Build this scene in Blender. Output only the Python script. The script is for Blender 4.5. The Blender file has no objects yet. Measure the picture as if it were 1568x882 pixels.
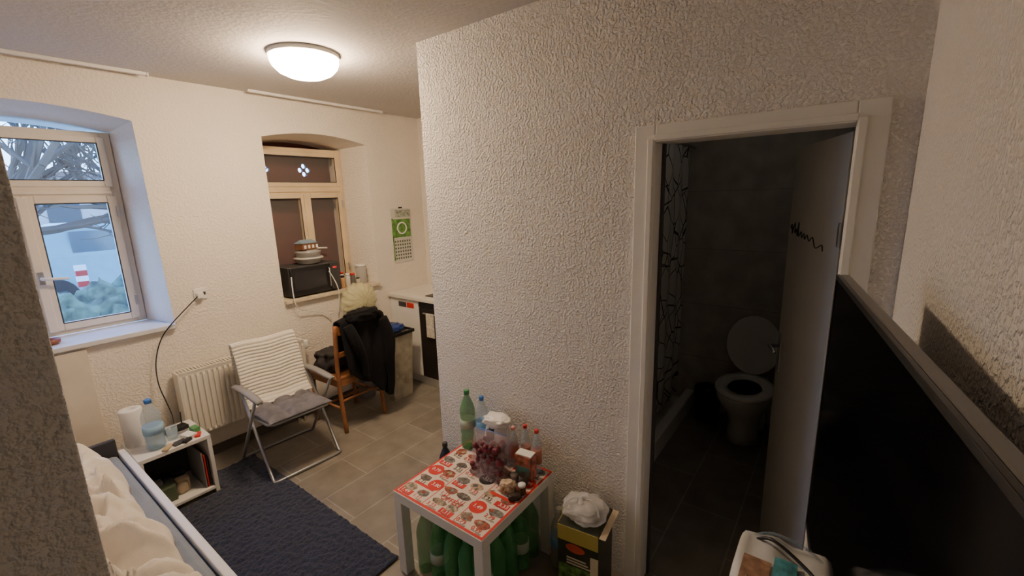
import bpy, bmesh, math, random
from mathutils import Vector, Matrix, noise
random.seed(7)
SC=bpy.context.scene; COL=SC.collection
I4=Matrix.Identity(4)
XF=[I4]
# ---------------------------------------------------------------- materials
MC={}
def M(name,col,rough=.55,metal=0,var=.06,vs=8,bump=0,bs=60,alpha=1,emis=0,trans=0,ior=1.45,sheen=0,ecol=None,spec=.5):
    if name in MC: return MC[name]
    m=bpy.data.materials.new(name); m.use_nodes=True; nt=m.node_tree; N=nt.nodes; L=nt.links
    b=N['Principled BSDF']
    tc=N.new('ShaderNodeTexCoord'); n=N.new('ShaderNodeTexNoise'); n.inputs['Scale'].default_value=vs; n.inputs['Detail'].default_value=3
    L.new(tc.outputs['Object'],n.inputs['Vector'])
    r=N.new('ShaderNodeValToRGB'); r.color_ramp.elements[0].position=.3; r.color_ramp.elements[1].position=.7
    c0=[max(0,c*(1-var)) for c in col]; c1=[min(1,c*(1+var)) for c in col]
    r.color_ramp.elements[0].color=(*c0,1); r.color_ramp.elements[1].color=(*c1,1)
    L.new(n.outputs['Fac'],r.inputs['Fac']); L.new(r.outputs['Color'],b.inputs['Base Color'])
    b.inputs['Roughness'].default_value=rough; b.inputs['Metallic'].default_value=metal; b.inputs['Specular IOR Level'].default_value=spec
    b.inputs['Alpha'].default_value=alpha; b.inputs['Transmission Weight'].default_value=trans; b.inputs['IOR'].default_value=ior
    if sheen: b.inputs['Sheen Weight'].default_value=sheen
    if emis:
        b.inputs['Emission Color'].default_value=(*(ecol or col),1); b.inputs['Emission Strength'].default_value=emis
    if bump:
        n2=N.new('ShaderNodeTexNoise'); n2.inputs['Scale'].default_value=bs; n2.inputs['Detail'].default_value=3
        L.new(tc.outputs['Object'],n2.inputs['Vector'])
        bp=N.new('ShaderNodeBump'); bp.inputs['Strength'].default_value=bump; bp.inputs['Distance'].default_value=.01
        L.new(n2.outputs['Fac'],bp.inputs['Height']); L.new(bp.outputs['Normal'],b.inputs['Normal'])
    MC[name]=m; return m
def plaster(name,col,strength=.55,scale=62,dist=.012):
    m=M(name,col,.8,var=.02,vs=3); nt=m.node_tree; N=nt.nodes; L=nt.links; b=N['Principled BSDF']
    tc=N.new('ShaderNodeTexCoord')
    n=N.new('ShaderNodeTexNoise'); n.inputs['Scale'].default_value=scale; n.inputs['Detail'].default_value=2.5; n.inputs['Roughness'].default_value=.55
    L.new(tc.outputs['Object'],n.inputs['Vector'])
    r=N.new('ShaderNodeValToRGB'); r.color_ramp.elements[0].position=.42; r.color_ramp.elements[1].position=.64
    L.new(n.outputs['Fac'],r.inputs['Fac'])
    bp=N.new('ShaderNodeBump'); bp.inputs['Strength'].default_value=strength; bp.inputs['Distance'].default_value=dist
    L.new(r.outputs['Color'],bp.inputs['Height']); L.new(bp.outputs['Normal'],b.inputs['Normal'])
    return m
def tiles(name,c1,c2,mortar,w,h,off=.5,rot=None,msize=.004,rough=.45):
    m=bpy.data.materials.new(name); m.use_nodes=True; nt=m.node_tree; N=nt.nodes; L=nt.links; b=N['Principled BSDF']
    tc=N.new('ShaderNodeTexCoord'); mp=N.new('ShaderNodeMapping')
    if rot: mp.inputs['Rotation'].default_value=rot
    L.new(tc.outputs['Object'],mp.inputs['Vector'])
    br=N.new('ShaderNodeTexBrick'); br.offset=off; br.inputs['Scale'].default_value=1
    br.inputs['Brick Width'].default_value=w; br.inputs['Row Height'].default_value=h; br.inputs['Mortar Size'].default_value=msize
    br.inputs['Color1'].default_value=(*c1,1); br.inputs['Color2'].default_value=(*c2,1); br.inputs['Mortar'].default_value=(*mortar,1)
    L.new(mp.outputs['Vector'],br.inputs['Vector'])
    n=N.new('ShaderNodeTexNoise'); n.inputs['Scale'].default_value=7; n.inputs['Detail'].default_value=6; L.new(tc.outputs['Object'],n.inputs['Vector'])
    mx=N.new('ShaderNodeMixRGB'); mx.blend_type='OVERLAY'; mx.inputs['Fac'].default_value=.45
    L.new(br.outputs['Color'],mx.inputs['Color1']); L.new(n.outputs['Fac'],mx.inputs['Color2'])
    L.new(mx.outputs['Color'],b.inputs['Base Color']); b.inputs['Roughness'].default_value=rough
    bp=N.new('ShaderNodeBump'); bp.inputs['Strength'].default_value=.3; bp.inputs['Distance'].default_value=.003; bp.invert=True
    L.new(br.outputs['Fac'],bp.inputs['Height']); L.new(bp.outputs['Normal'],b.inputs['Normal'])
    return m
# ---------------------------------------------------------------- builders
def G(name,loc=(0,0,0),rz=0):
    e=bpy.data.objects.new(name,None); e.empty_display_size=.05; COL.objects.link(e)
    e.location=loc; e.rotation_euler=(0,0,rz); return e
def mk(par,name,vs,fs,mat,smooth=False,bev=0,solid=0,sub=0):
    me=bpy.data.meshes.new(name); me.from_pydata([tuple(XF[0]@Vector(v)) for v in vs],[],fs)
    bm=bmesh.new(); bm.from_mesh(me); bmesh.ops.recalc_face_normals(bm,faces=bm.faces); bm.to_mesh(me); bm.free()
    o=bpy.data.objects.new(name,me); COL.objects.link(o)
    me.materials.append(mat)
    if smooth:
        for p in me.polygons: p.use_smooth=True
    if par: o.parent=par
    if solid: s=o.modifiers.new('sol','SOLIDIFY'); s.thickness=solid; s.offset=0
    if sub: s=o.modifiers.new('sub','SUBSURF'); s.levels=sub; s.render_levels=sub
    if bev: s=o.modifiers.new('bev','BEVEL'); s.width=bev; s.segments=2; s.limit_method='ANGLE'
    return o
BF=[(0,3,2,1),(4,5,6,7),(0,1,5,4),(1,2,6,5),(2,3,7,6),(3,0,4,7)]
def bv(x0,x1,y0,y1,z0,z1): return [(x0,y0,z0),(x1,y0,z0),(x1,y1,z0),(x0,y1,z0),(x0,y0,z1),(x1,y0,z1),(x1,y1,z1),(x0,y1,z1)]
def box(par,name,x0,x1,y0,y1,z0,z1,mat,bev=.003): return mk(par,name,bv(x0,x1,y0,y1,z0,z1),BF,mat,bev=bev)
def boxes(par,name,lst,mat,bev=0):
    V=[];F=[]
    for b in lst:
        k=len(V); V+=bv(*b); F+=[tuple(i+k for i in f) for f in BF]
    return mk(par,name,V,F,mat,bev=bev)
def smoothpts(p,n=6,closed=False):
    p=[Vector(a) for a in p]; out=[]; N=len(p)
    rng=range(N) if closed else range(N-1)
    for i in rng:
        if closed: a,b,c,d=p[i-1],p[i],p[(i+1)%N],p[(i+2)%N]
        else: a=p[max(i-1,0)];b=p[i];c=p[i+1];d=p[min(i+2,N-1)]
        for k in range(n):
            t=k/n; out.append(.5*((2*b)+(c-a)*t+(2*a-5*b+4*c-d)*t*t+(3*b-a-3*c+d)*t**3))
    if not closed: out.append(p[-1])
    return out
def tubedata(pts,r,seg=8,closed=False):
    pts=[Vector(p) for p in pts]; n=len(pts); V=[];F=[]
    rs=r if isinstance(r,(list,tuple)) else [r]*n
    up=None
    for i,p in enumerate(pts):
        a=pts[i-1] if (i>0 or closed) else p; b=pts[(i+1)%n] if (i<n-1 or closed) else p
        t=(b-a).normalized()
        if up is None:
            up=Vector((0,0,1)) if abs(t.z)<.9 else Vector((1,0,0))
        s=t.cross(up)
        if s.length<1e-5: s=t.orthogonal()
        s.normalize(); up=s.cross(t).normalized()
        for k in range(seg):
            an=2*math.pi*k/seg; V.append(p+s*math.cos(an)*rs[i]+up*math.sin(an)*rs[i])
    for i in range(n if closed else n-1):
        j=(i+1)%n
        for k in range(seg):
            l=(k+1)%seg; F.append((i*seg+k,i*seg+l,j*seg+l,j*seg+k))
    if not closed: F.append(tuple(range(seg))); F.append(tuple((n-1)*seg+k for k in range(seg)))
    return V,F
def tube(par,name,pts,r,mat,smooth=0,seg=8,closed=False):
    if smooth: pts=smoothpts(pts,smooth,closed)
    V,F=tubedata(pts,r,seg,closed); return mk(par,name,V,F,mat,smooth=True)
def tubes(par,name,lst,r,mat,seg=8,smooth=0):
    V=[];F=[]
    for p in lst:
        if smooth: p=smoothpts(p,smooth)
        v,f=tubedata(p,r,seg); k=len(V); V+=v; F+=[tuple(i+k for i in q) for q in f]
    return mk(par,name,V,F,mat,smooth=True)
def lathedata(prof,c=(0,0,0),seg=20,wob=0):
    V=[];F=[];n=len(prof)
    for (r,z) in prof:
        for k in range(seg):
            a=2*math.pi*k/seg; rr=r*(1+wob*math.sin(a*5+z*60)); V.append((c[0]+rr*math.cos(a),c[1]+rr*math.sin(a),c[2]+z))
    for i in range(n-1):
        for k in range(seg):
            l=(k+1)%seg; F.append((i*seg+k,i*seg+l,(i+1)*seg+l,(i+1)*seg+k))
    F.append(tuple(range(seg))); F.append(tuple((n-1)*seg+k for k in range(seg)))
    return V,F
def lathe(par,name,prof,mat,c=(0,0,0),seg=24,wob=0):
    V,F=lathedata(prof,c,seg,wob); return mk(par,name,V,F,mat,smooth=True)
def lathes(par,name,items,mat,seg=16):
    V=[];F=[]
    for prof,c in items:
        v,f=lathedata(prof,c,seg); k=len(V); V+=v; F+=[tuple(i+k for i in q) for q in f]
    return mk(par,name,V,F,mat,smooth=True)
def blob(par,name,c,s,mat,amp=.15,fr=3,seed=0,power=1,flat=True,sub=4,disp=None):
    bm=bmesh.new(); bmesh.ops.create_icosphere(bm,subdivisions=sub,radius=1)
    V=[];
    for v in bm.verts:
        p=v.co.copy()
        q=Vector([math.copysign(abs(a)**power,a) for a in p])
        d=1+amp*noise.noise(p*fr+Vector((seed,seed*2,0)))+amp*.6*abs(noise.noise(p*fr*2.3+Vector((0,seed,3))))
        if disp: d*=disp(p)
        q*=d; z=q.z*s[2]
        if flat: z=max(z,-s[2]*.86)
        V.append((c[0]+q.x*s[0],c[1]+q.y*s[1],c[2]+z))
    F=[tuple(v.index for v in f.verts) for f in bm.faces]; bm.free()
    return mk(par,name,V,F,mat,smooth=True)
def sheet(par,name,nx,ny,f,mat,thick=.004,smooth=True):
    V=[];F=[]
    for j in range(ny+1):
        for i in range(nx+1): V.append(f(i/nx,j/ny))
    for j in range(ny):
        for i in range(nx):
            a=j*(nx+1)+i; F.append((a,a+1,a+nx+2,a+nx+1))
    return mk(par,name,V,F,mat,smooth=smooth,solid=thick)
def text(par,name,body,size,loc,rot,mat,ext=.0004):
    c=bpy.data.curves.new(name,'FONT'); c.body=body; c.size=size; c.extrude=ext; c.align_x='CENTER'; c.align_y='CENTER'
    o=bpy.data.objects.new(name,c); COL.objects.link(o); o.location=loc; o.rotation_euler=rot; c.materials.append(mat)
    if par: o.parent=par
    return o
def fb(x,y,s=0): return noise.noise(Vector((x,y,s)))

# palette
wallM=plaster('white_woodchip_plaster',(.84,.81,.77),.75,92,.009)
wallS=plaster('white_smooth_plaster',(.85,.80,.73),.45,70,.008)
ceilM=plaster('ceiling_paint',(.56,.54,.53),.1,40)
trimM=M('door_trim_paint',(.78,.77,.72),.4,var=.03)
doorM=M('door_leaf_paint',(.56,.55,.52),.45,var=.03)
whiteM=M('white_laminate',(.82,.82,.81),.35,var=.02)
woodF=M('cream_window_wood',(.74,.60,.40),.45,var=.12,vs=5,bump=.1,bs=40)
woodW=M('window_paint_white',(.76,.70,.60),.45,var=.06,vs=6)
black=M('black_plastic',(.012,.012,.014),.35)
dgray=M('dark_gray_plastic',(.05,.05,.055),.5)
gray=M('gray_plastic',(.25,.25,.26),.5)
metal=M('brushed_steel',(.55,.56,.58),.3,metal=.9)
redM=M('red_print',(.62,.03,.025),.5)
whiteP=M('white_paper',(.82,.82,.80),.6,var=.03)
blueCap=M('blue_plastic',(.05,.2,.6),.4)
redCap=M('red_plastic',(.6,.03,.03),.4)
glassM=M('window_glass',(.9,.95,1),.03,alpha=.05)
greenPET=M('green_pet_plastic',(.09,.36,.13),.12,alpha=.58)
clearPET=M('clear_pet_plastic',(.50,.68,.82),.1,alpha=.32)
# ---------------------------------------------------------------- room shell
CZ=2.603; YF=3.555; XP=1.72
floorM=tiles('gray_floor_tiles',(.21,.19,.165),(.245,.225,.195),(.33,.31,.28),.6,.3,.5)
box(None,'floor',-1.3,3.8,-.5,4.1,-.1,0,floorM,0)
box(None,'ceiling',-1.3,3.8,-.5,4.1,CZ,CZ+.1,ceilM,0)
def arch(x0,x1,z0,zs,rise,n=14,tx=None):
    p=[(x0,z0),(x1,z0)]; tx=x1 if tx is None else tx
    for i in range(n+1):
        t=i/n; p.append((tx+(x0-tx)*t, zs+rise*(1-(2*t-1)**2)))
    return p
wf=box(None,'wall_far',-.65,3.3,YF,4.12,0,CZ,wallS,0)
cut=[]
for (a0,a1,b0,b1,zs,tx) in ((-.14,.912,-.08,.842,2.325,.893),(1.65,2.565,1.695,2.49,2.30,2.56)):
    pr=[(3.50,arch(a0,a1,1.0,zs,.055,tx=tx)),(YF,arch(a0,a1,1.0,zs,.055,tx=tx)),(3.86,arch(b0,b1,1.0,2.285,.05)),(4.2,arch(b0,b1,1.0,2.285,.05))]
    V=[];F=[];n=len(pr[0][1])
    for y,p in pr: V+=[(x,y,z) for x,z in p]
    for i in range(3):
        for k in range(n): l=(k+1)%n; F.append((i*n+k,i*n+l,(i+1)*n+l,(i+1)*n+k))
    F.append(tuple(range(n))); F.append(tuple(3*n+k for k in range(n)))
    c=mk(None,'cutter',V,F,wallS); cut.append(c)
    md=wf.modifiers.new('b','BOOLEAN'); md.operation='DIFFERENCE'; md.solver='EXACT'; md.object=c
bpy.context.view_layer.update()
dg=bpy.context.evaluated_depsgraph_get()
nm=bpy.data.meshes.new_from_object(wf.evaluated_get(dg)); wf.modifiers.clear(); wf.data=nm
for c in cut: bpy.data.objects.remove(c)
boxes(None,'wall_partition',[(XP,1.84,.62,1.875,0,CZ),(XP,1.84,-.5,-.03,0,CZ),(XP,1.84,-.03,.62,2.01,CZ),(1.84,3.68,1.775,1.875,0,CZ)],wallM)
box(None,'wall_right',-1.2,XP,-.253,-.153,0,CZ,wallM,0)
bathT=tiles('bathroom_wall_tiles',(.50,.475,.43),(.51,.485,.44),(.36,.34,.31),1.3,.45,0,rot=(0,math.pi/2,math.pi/2),msize=.003)
box(None,'wall_bathroom_back',3.68,3.8,-.5,1.875,0,CZ,bathT,0)
box(None,'wall_bathroom_side',1.84,3.68,-.5,-.4,0,CZ,bathT,0)
box(None,'wall_kitchen',3.2,3.3,1.875,YF,0,CZ,wallS,0)
box(None,'wall_left',-.65,-.55,1.0,YF,0,CZ,wallS,0)
box(None,'wall_entry',-1.2,.083,.9,1.0,0,CZ,plaster('entry_plaster',(.88,.88,.88),.7,70,.010),.004)
box(None,'wall_back',-1.3,-1.2,-.253,1.0,0,CZ,wallM,0)
box(None,'trim_1',-.1,.46,YF-.02,YF,0,.985,M('parapet_panel',(.76,.70,.60),.6),.002)
for i,(a,b) in enumerate(((-.3,.985),(1.56,2.70))):
    g=G('curtain_rail')
    box(g,'rail',a,b,3.46,3.485,CZ-.018,CZ,whiteM,.002); box(g,'end_cap',b,b+.01,3.455,3.49,CZ-.022,CZ,whiteM,.002)
bM=M('dark_skirting',(.10,.09,.085),.6)
box(None,'baseboard_far',.47,2.67,YF-.012,YF,0,.07,bM,.002)
# ---------------------------------------------------------------- door
g=G('door_1')
def frame_profile(name,y0,y1,z0,z1): box(g,name,XP-.014,XP-.0005,y0,y1,z0,z1,trimM,.004)
frame_profile('casing_left',.592,.670,0,2.048); frame_profile('casing_right',-.085,-.007,0,2.048); frame_profile('casing_head',-.007,.592,1.986,2.048)
box(g,'bead_left',XP-.022,XP-.013,.596,.618,0,2.0,trimM,.003); box(g,'bead_right',XP-.022,XP-.013,-.033,-.011,0,2.0,trimM,.003)
box(g,'bead_head',XP-.022,XP-.013,-.011,.596,1.99,2.012,trimM,.003)
box(g,'lining_left',XP-.001,1.845,.592,.6195,0,2.009,trimM,.002); box(g,'lining_right',XP-.001,1.845,-.0295,-.007,0,2.009,trimM,.002)
box(g,'lining_head',XP-.001,1.845,-.007,.592,1.986,2.009,trimM,.002)
box(g,'stop_left',XP+.07,XP+.09,.58,.592,0,1.986,dgray,.002)
XF[0]=Matrix.Translation((1.85,.0,0))@Matrix.Rotation(math.atan2(.197,.58),4,'Z')
box(g,'leaf',0,.60,-.04,0,.008,1.975,doorM,.003)
box(g,'handle_plate',.53,.565,0,.006,.93,1.12,metal,.003)
tube(g,'handle_lever',[(.547,.005,1.06),(.547,.045,1.06),(.54,.05,1.06),(.44,.05,1.06)],.008,metal)
tube(g,'door_writing',[(.56-a*1.35,.0015,1.60+b*.7-.06*a) for a,b in ((0,.03),(-.004,.05),(.01,.055),(.012,.02),(.02,.045),(.015,.0),(.04,.075),(.045,.01),(.06,.04),(.07,.0),(.08,.085),(.085,.0),(.11,.035),(.12,.0),(.14,.03),(.15,.0),(.17,.03),(.19,.0),(.22,.03),(.25,-.02),(.30,.01),(.31,-.02))],.0022,black,smooth=5,seg=6)
box(g,'hinge_upper',-.005,.01,0,.006,1.6,1.68,metal,.001); box(g,'hinge_lower',-.005,.01,0,.006,.3,.38,metal,.001)
XF[0]=I4
# ---------------------------------------------------------------- windows
def window(name,x0,x1,zt,fm,fw):
    g=G(name); y0,y1=3.86,3.92; z0=1.03; zm0,zm1=1.88,1.945; xm=(x0+x1)/2
    box(g,'frame_left',x0,x0+.05,y0,y1,z0,zt,fm,.004); box(g,'frame_right',x1-.05,x1,y0,y1,z0,zt,fm,.004)
    box(g,'frame_bottom',x0+.05,x1-.05,y0,y1,z0,z0+.045,fm,.004); box(g,'frame_head',x0+.05,x1-.05,y0,y1,zt-.045,zt,fm,.004)
    box(g,'transom',x0+.05,x1-.05,y0-.012,y1,zm0,zm1,fm,.006); box(g,'transom_drip',x0+.05,x1-.05,y0-.022,y0-.012,zm0+.015,zm0+.035,fm,.003)
    def sash(n,a,b,c,d,w=.045):
        yy0,yy1=y0-.018,y0+.03
        box(g,n+'_stile_l',a,a+w,yy0,yy1,c,d,fw,.005); box(g,n+'_stile_r',b-w,b,yy0,yy1,c,d,fw,.005)
        box(g,n+'_rail_b',a+w,b-w,yy0,yy1,c,c+w,fw,.005); box(g,n+'_rail_t',a+w,b-w,yy0,yy1,d-w,d,fw,.005)
        box(g,n+'_glass',a+w,b-w,y0+.005,y0+.009,c+w,d-w,glassM,0)
        tubes(g,n+'_seal',[[(a+w,yy0+.003,c+w),(b-w,yy0+.003,c+w)],[(b-w,yy0+.003,c+w),(b-w,yy0+.003,d-w)],[(b-w,yy0+.003,d-w),(a+w,yy0+.003,d-w)],[(a+w,yy0+.003,d-w),(a+w,yy0+.003,c+w)]],.004,dgray,6)
    sash('sash_left',x0+.035,xm-.004,z0+.03,zm0+.005); sash('sash_right',xm+.004,x1-.035,z0+.03,zm0+.005)
    sash('sash_upper',x0+.035,x1-.035,zm1-.005,zt-.03,.04)
    box(g,'mullion_cover',xm-.022,xm+.022,y0-.028,y0-.018,z0+.03,zm0,fw,.005)
    box(g,'handle_plate',xm-.014,xm+.014,y0-.036,y0-.028,1.36,1.44,metal,.003)
    tube(g,'handle_lever',[(xm,y0-.03,1.40),(xm,y0-.075,1.40),(xm+.02,y0-.08,1.398),(xm+.11,y0-.08,1.39)],.009,whiteM)
    for k,z in enumerate((1.15,1.75)): box(g,'hinge_%d'%k,x1-.045,x1-.03,y0-.03,y0-.018,z,z+.07,metal,.003)
    return g
window('window_1',-.078,.838,2.28,woodW,woodW)
window('window_2',1.70,2.486,2.27,woodF,woodF)
tileS=M('sill_tile',(.72,.74,.78),.3,var=.05)
marb=M('sill_cream_stone',(.66,.58,.44),.4,var=.15,vs=25)
for a0,a1,b0,b1,mt in ((-.139,.910,-.079,.84,tileS),(1.652,2.563,1.697,2.488,marb)):
    V=[(a0,YF-.035,1.0),(a1,YF-.035,1.0),(a1,YF,1.0),(b1,3.86,1.0),(b0,3.86,1.0),(a0,YF,1.0)]
    V+= [(x,y,1.029) for x,y,z in V]
    F=[(0,5,4,3,2,1),(6,7,8,9,10,11)]+[(i,(i+1)%6,(i+1)%6+6,i+6) for i in range(6)]
    mk(None,'window_sill',V,F,mt,bev=.003)
shM=M('red_brown_shutter_wood',(.11,.026,.024),.6,var=.2,vs=6)
sh=box(None,'window_shutter',1.68,2.50,4.07,4.10,1.0,2.40,shM,0)
V=[];F=[]
for cx in (1.86,2.235):
    for dx,dz in ((0,.036),(0,-.036),(.036,0),(-.036,0)):
        v=[]
        for y in (4.0,4.2):
            for k in range(14): a=2*math.pi*k/14; v.append((cx+dx+.023*math.cos(a),y,2.10+dz+.023*math.sin(a)))
        f=[tuple(range(14)),tuple(range(14,28))]+[(k,(k+1)%14,(k+1)%14+14,k+14) for k in range(14)]
        q=len(V);V+=v;F+=[tuple(i+q for i in t) for t in f]
c=mk(None,'cutter2',V,F,shM); md=sh.modifiers.new('b','BOOLEAN'); md.operation='DIFFERENCE'; md.solver='EXACT'; md.object=c
bpy.context.view_layer.update(); dg=bpy.context.evaluated_depsgraph_get()
nm=bpy.data.meshes.new_from_object(sh.evaluated_get(dg)); sh.modifiers.clear(); sh.data=nm; bpy.data.objects.remove(c)
# ---------------------------------------------------------------- ceiling lamp, added bathroom fill light
g=G('ceiling_lamp',(1.43,2.46,CZ))
lampE=M('lamp_opal_glass',(1,.93,.82),.3,var=.01,emis=118,ecol=(1,.72,.45))
lathe(g,'opal_dome',[(.168,-.022),(.176,-.032),(.176,-.045),(.165,-.070),(.138,-.098),(.095,-.118),(.04,-.128),(.002,-.130)],lampE,seg=40)
lathe(g,'base_ring',[(.15,0),(.182,0),(.184,-.02),(.179,-.024),(.15,-.024)],whiteM,seg=40)
g=G('bathroom_fill_light',(2.7,.35,CZ))  # invented glowing fixture, out of view, added to brighten the bathroom
lathe(g,'opal_dome',[(.09,-.02),(.10,-.03),(.09,-.06),(.05,-.08),(.002,-.085)],M('dim_fill_glow',(1,.93,.82),.3,var=.01,emis=4,ecol=(1,.88,.74)),seg=32)
lathe(g,'base_ring',[(.08,0),(.105,0),(.105,-.02),(.08,-.021)],whiteM,seg=32)
# ---------------------------------------------------------------- bed
bedW=M('bed_white_paint',(.84,.86,.90),.35,var=.02)
g=G('bed')
box(g,'side_rail',.435,.468,1.12,3.16,.27,.46,bedW,.006); box(g,'side_rail_wall',-.468,-.435,1.12,3.16,.27,.46,bedW,.006)
box(g,'foot_rail',-.435,.435,1.12,1.15,.27,.50,bedW,.006); box(g,'head_rail',-.435,.435,3.13,3.16,.27,.54,dgray,.006)
for i,(x,y) in enumerate(((-.468,1.12),(.428,1.12),(-.468,3.12),(.428,3.12))): box(g,'leg_%d'%i,x,x+.04,y,y+.04,0,.27,bedW,.004)
box(g,'slats',-.435,.435,1.15,3.13,.24,.27,bedW,0)
box(g,'mattress',-.43,.43,1.155,3.125,.27,.46,M('mattress_gray_blue',(.24,.28,.34),.9,bump=.3,bs=150),.03)
g=G('duvet')
linen=M('white_linen',(.86,.81,.73),.9,var=.04,vs=6,bump=.15,bs=250,sheen=.2)
def duv(u,v):
    x=-.42+.80*u; y=1.42+1.66*v
    e=min(1,min(u,1-u)*9)*min(1,min(v,1-v)*11); e=e**.5
    x+=.03*fb(y*6,1.3)*(u>.75)-.05*max(0,v-.45)*max(0,u-.5)*2
    wx=x+.16*fb(x*4,y*4,11); wy=y+.16*fb(x*4,y*4,17)
    r=1-abs(fb(wx*4+wy*2,wy*5,4))*3.2; r2=1-abs(fb(wx*8-wy*5,wy*9,9))*3.2; r3=1-abs(fb(wx*20,wy*16+wx*8,2))*2.5
    z=.468+e*(.075+.06*fb(x*3,y*2.5,2)+.075*max(r,-.2)+.055*max(r2,-.2)+.020*r3)
    return (x+.012*fb(x*9,y*9,7),y+.01*fb(x*8,y*8,5),max(z,.465))
sheet(g,'cover',120,220,duv,linen,.004)
# ---------------------------------------------------------------- rug
rugM=M('navy_shag',(.022,.031,.068),.97,var=.5,vs=90,bump=1.0,bs=160,sheen=.2)
def rugf(x0,x1,y0,y1):
    def f(u,v):
        x=x0+(x1-x0)*u; y=y0+(y1-y0)*v
        return (x+.006*fb(y*25,0),y+.006*fb(x*25,3),.012+.008*fb(x*40,y*40,1)+.004*fb(x*90,y*90,2))
    return f
g=G('rug'); box(g,'backing',.48,1.15,1.655,3.02,0.0,.010,rugM,.002); sheet(g,'pile',100,200,rugf(.48,1.155,1.65,3.025),rugM,.006)
sheet(g,'pile_far',44,36,rugf(.865,1.155,3.02,3.27),rugM,.006)
# ---------------------------------------------------------------- nightstand & items
g=G('side_shelf')
x0,x1,y0,y1=.49,.85,3.04,3.39
box(g,'top',x0,x1,y0,y1,.375,.40,whiteM,.003); box(g,'side_right',x1-.022,x1,y0,y1,0,.375,whiteM,.003); box(g,'side_left',x0,x0+.022,y0,y1,0,.375,whiteM,.003)
box(g,'bottom',x0+.022,x1-.022,y0,y1,.03,.05,whiteM,.003); box(g,'back',x0+.022,x1-.022,y1-.012,y1,.05,.375,dgray,0)
def bottle(h=.31,r=.042):
    return [(r*.7,0),(r*.97,.006),(r,.02),(r,h*.18),(r*.93,h*.22),(r,h*.26),(r,h*.45),(r*.92,h*.5),(r*.99,h*.55),(r*.98,h*.66),(r*.8,h*.76),(r*.45,h*.87),(r*.30,h*.91),(r*.30,h*.95)]
def cap(h=.31,r=.042): return [(r*.36,h*.925),(r*.36,h*.99),(r*.32,h),(.001,h)]
g=G('paper_towel_roll',(.548,3.29,.4)); lathe(g,'roll',[(.02,0),(.052,0),(.055,.005),(.055,.225),(.052,.23),(.02,.23),(.02,.20)],whiteP,seg=28)
g=G('water_bottle',(.605,3.135,.4)); lathe(g,'body',bottle(.31,.050),clearPET); lathe(g,'cap',cap(.31,.050),blueCap); lathe(g,'label',[(.0505,.10),(.0512,.10),(.0512,.15),(.0505,.15)],M('bottle_label_pale',(.30,.5,.70),.5))
lathe(g,'water',[(.04,.004),(.046,.02),(.046,.13),(.001,.13)],M('water',(.2,.45,.75),.1,alpha=.45))
g=G('wifi_router',(.74,3.27,.4),.2); box(g,'case',-.06,.06,-.035,.035,0,.028,black,.006); tube(g,'antenna',[(.05,.03,.015),(.055,.032,.10)],.004,black)
g=G('drinking_glass',(.696,3.175,.4)); lathe(g,'cup',[(.022,0),(.027,.002),(.030,.08),(.028,.08),(.025,.006),(.001,.006)],clearPET)
g=G('bedside_clutter',(.0,0,.4))
for i,(x,y,w,d,h,m,a) in enumerate(((.76,3.12,.055,.085,.022,whiteP,.3),(.80,3.09,.03,.06,.012,redM,-.4),(.70,3.08,.07,.05,.01,dgray,.2),(.81,3.17,.04,.06,.03,M('green_card',(.1,.3,.12),.5),.1),(.64,3.07,.08,.03,.012,M('tan_card',(.5,.4,.28),.6),.9),(.755,3.20,.06,.03,.015,M('silver_tin',(.4,.4,.42),.3,metal=.6),-.2),(.735,3.06,.05,.025,.02,black,.6))):
    XF[0]=Matrix.Translation((x,y,0))@Matrix.Rotation(a,4,'Z'); box(g,'item_%d'%i,-w/2,w/2,-d/2,d/2,0,h,m,.002)
XF[0]=I4
g=G('shelf_clutter',(.67,3.2,.05))
random.seed(3)
for i in range(16):
    x=random.uniform(-.10,.06);y=random.uniform(-.12,.08); s=random.uniform(.02,.038)
    m=random.choice([black,dgray,gray,M('olive_can',(.10,.13,.08),.5),M('tan_card',(.5,.4,.28),.6),dgray])
    if i%2: blob(g,'lump_%d'%i,(x,y,s*1.1),(s*1.2,s,s*1.25),m,.3,3,i,.7,sub=3)
    else: box(g,'pack_%d'%i,x-s,x+s,y-s*.7,y+s*.7,0,s*2.6,m,.003)
for i in range(3): box(g,'magazine_%d'%i,.115+i*.012,.123+i*.012,-.14,.12,0,.24-.02*i,[gray,redM,dgray][i],.001)
# ---------------------------------------------------------------- radiator
g=G('radiator'); rm=M('radiator_enamel',(.78,.75,.68),.35,var=.02)
rx0,rx1,rz0,rz1=.835,1.70,.24,.715
def radf(u,v):
    x=rx0+.01+(rx1-rx0-.02)*u; t=(x*30)%1; d=.006*(1 if .25<t<.75 else -1)*(1 if .04<v<.93 else 0)
    return (x,3.425-d,rz0+.01+(rz1-rz0-.02)*v)
sheet(g,'front_panel',312,24,radf,rm,.004,False)
box(g,'rear_panel',rx0+.01,rx1-.01,3.50,3.52,rz0+.01,rz1-.01,rm,.004)
box(g,'side_left',rx0,rx0+.012,3.42,3.525,rz0+.03,rz1-.005,rm,.003); box(g,'side_right',rx1-.012,rx1,3.42,3.525,rz0+.03,rz1-.005,rm,.003)
boxes(g,'top_grille',[(rx0+.012,rx1-.012,3.42,3.43,rz1-.01,rz1),(rx0+.012,rx1-.012,3.515,3.525,rz1-.01,rz1)]+[(rx0+.02+i*.02,rx0+.026+i*.02,3.43,3.515,rz1-.009,rz1-.001) for i in range(42)],rm)
tubes(g,'pipes',[[(rx1-.05,3.47,0),(rx1-.05,3.47,rz0+.02)],[(rx1-.10,3.47,0),(rx1-.10,3.47,rz0+.02)]],.009,rm)
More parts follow.
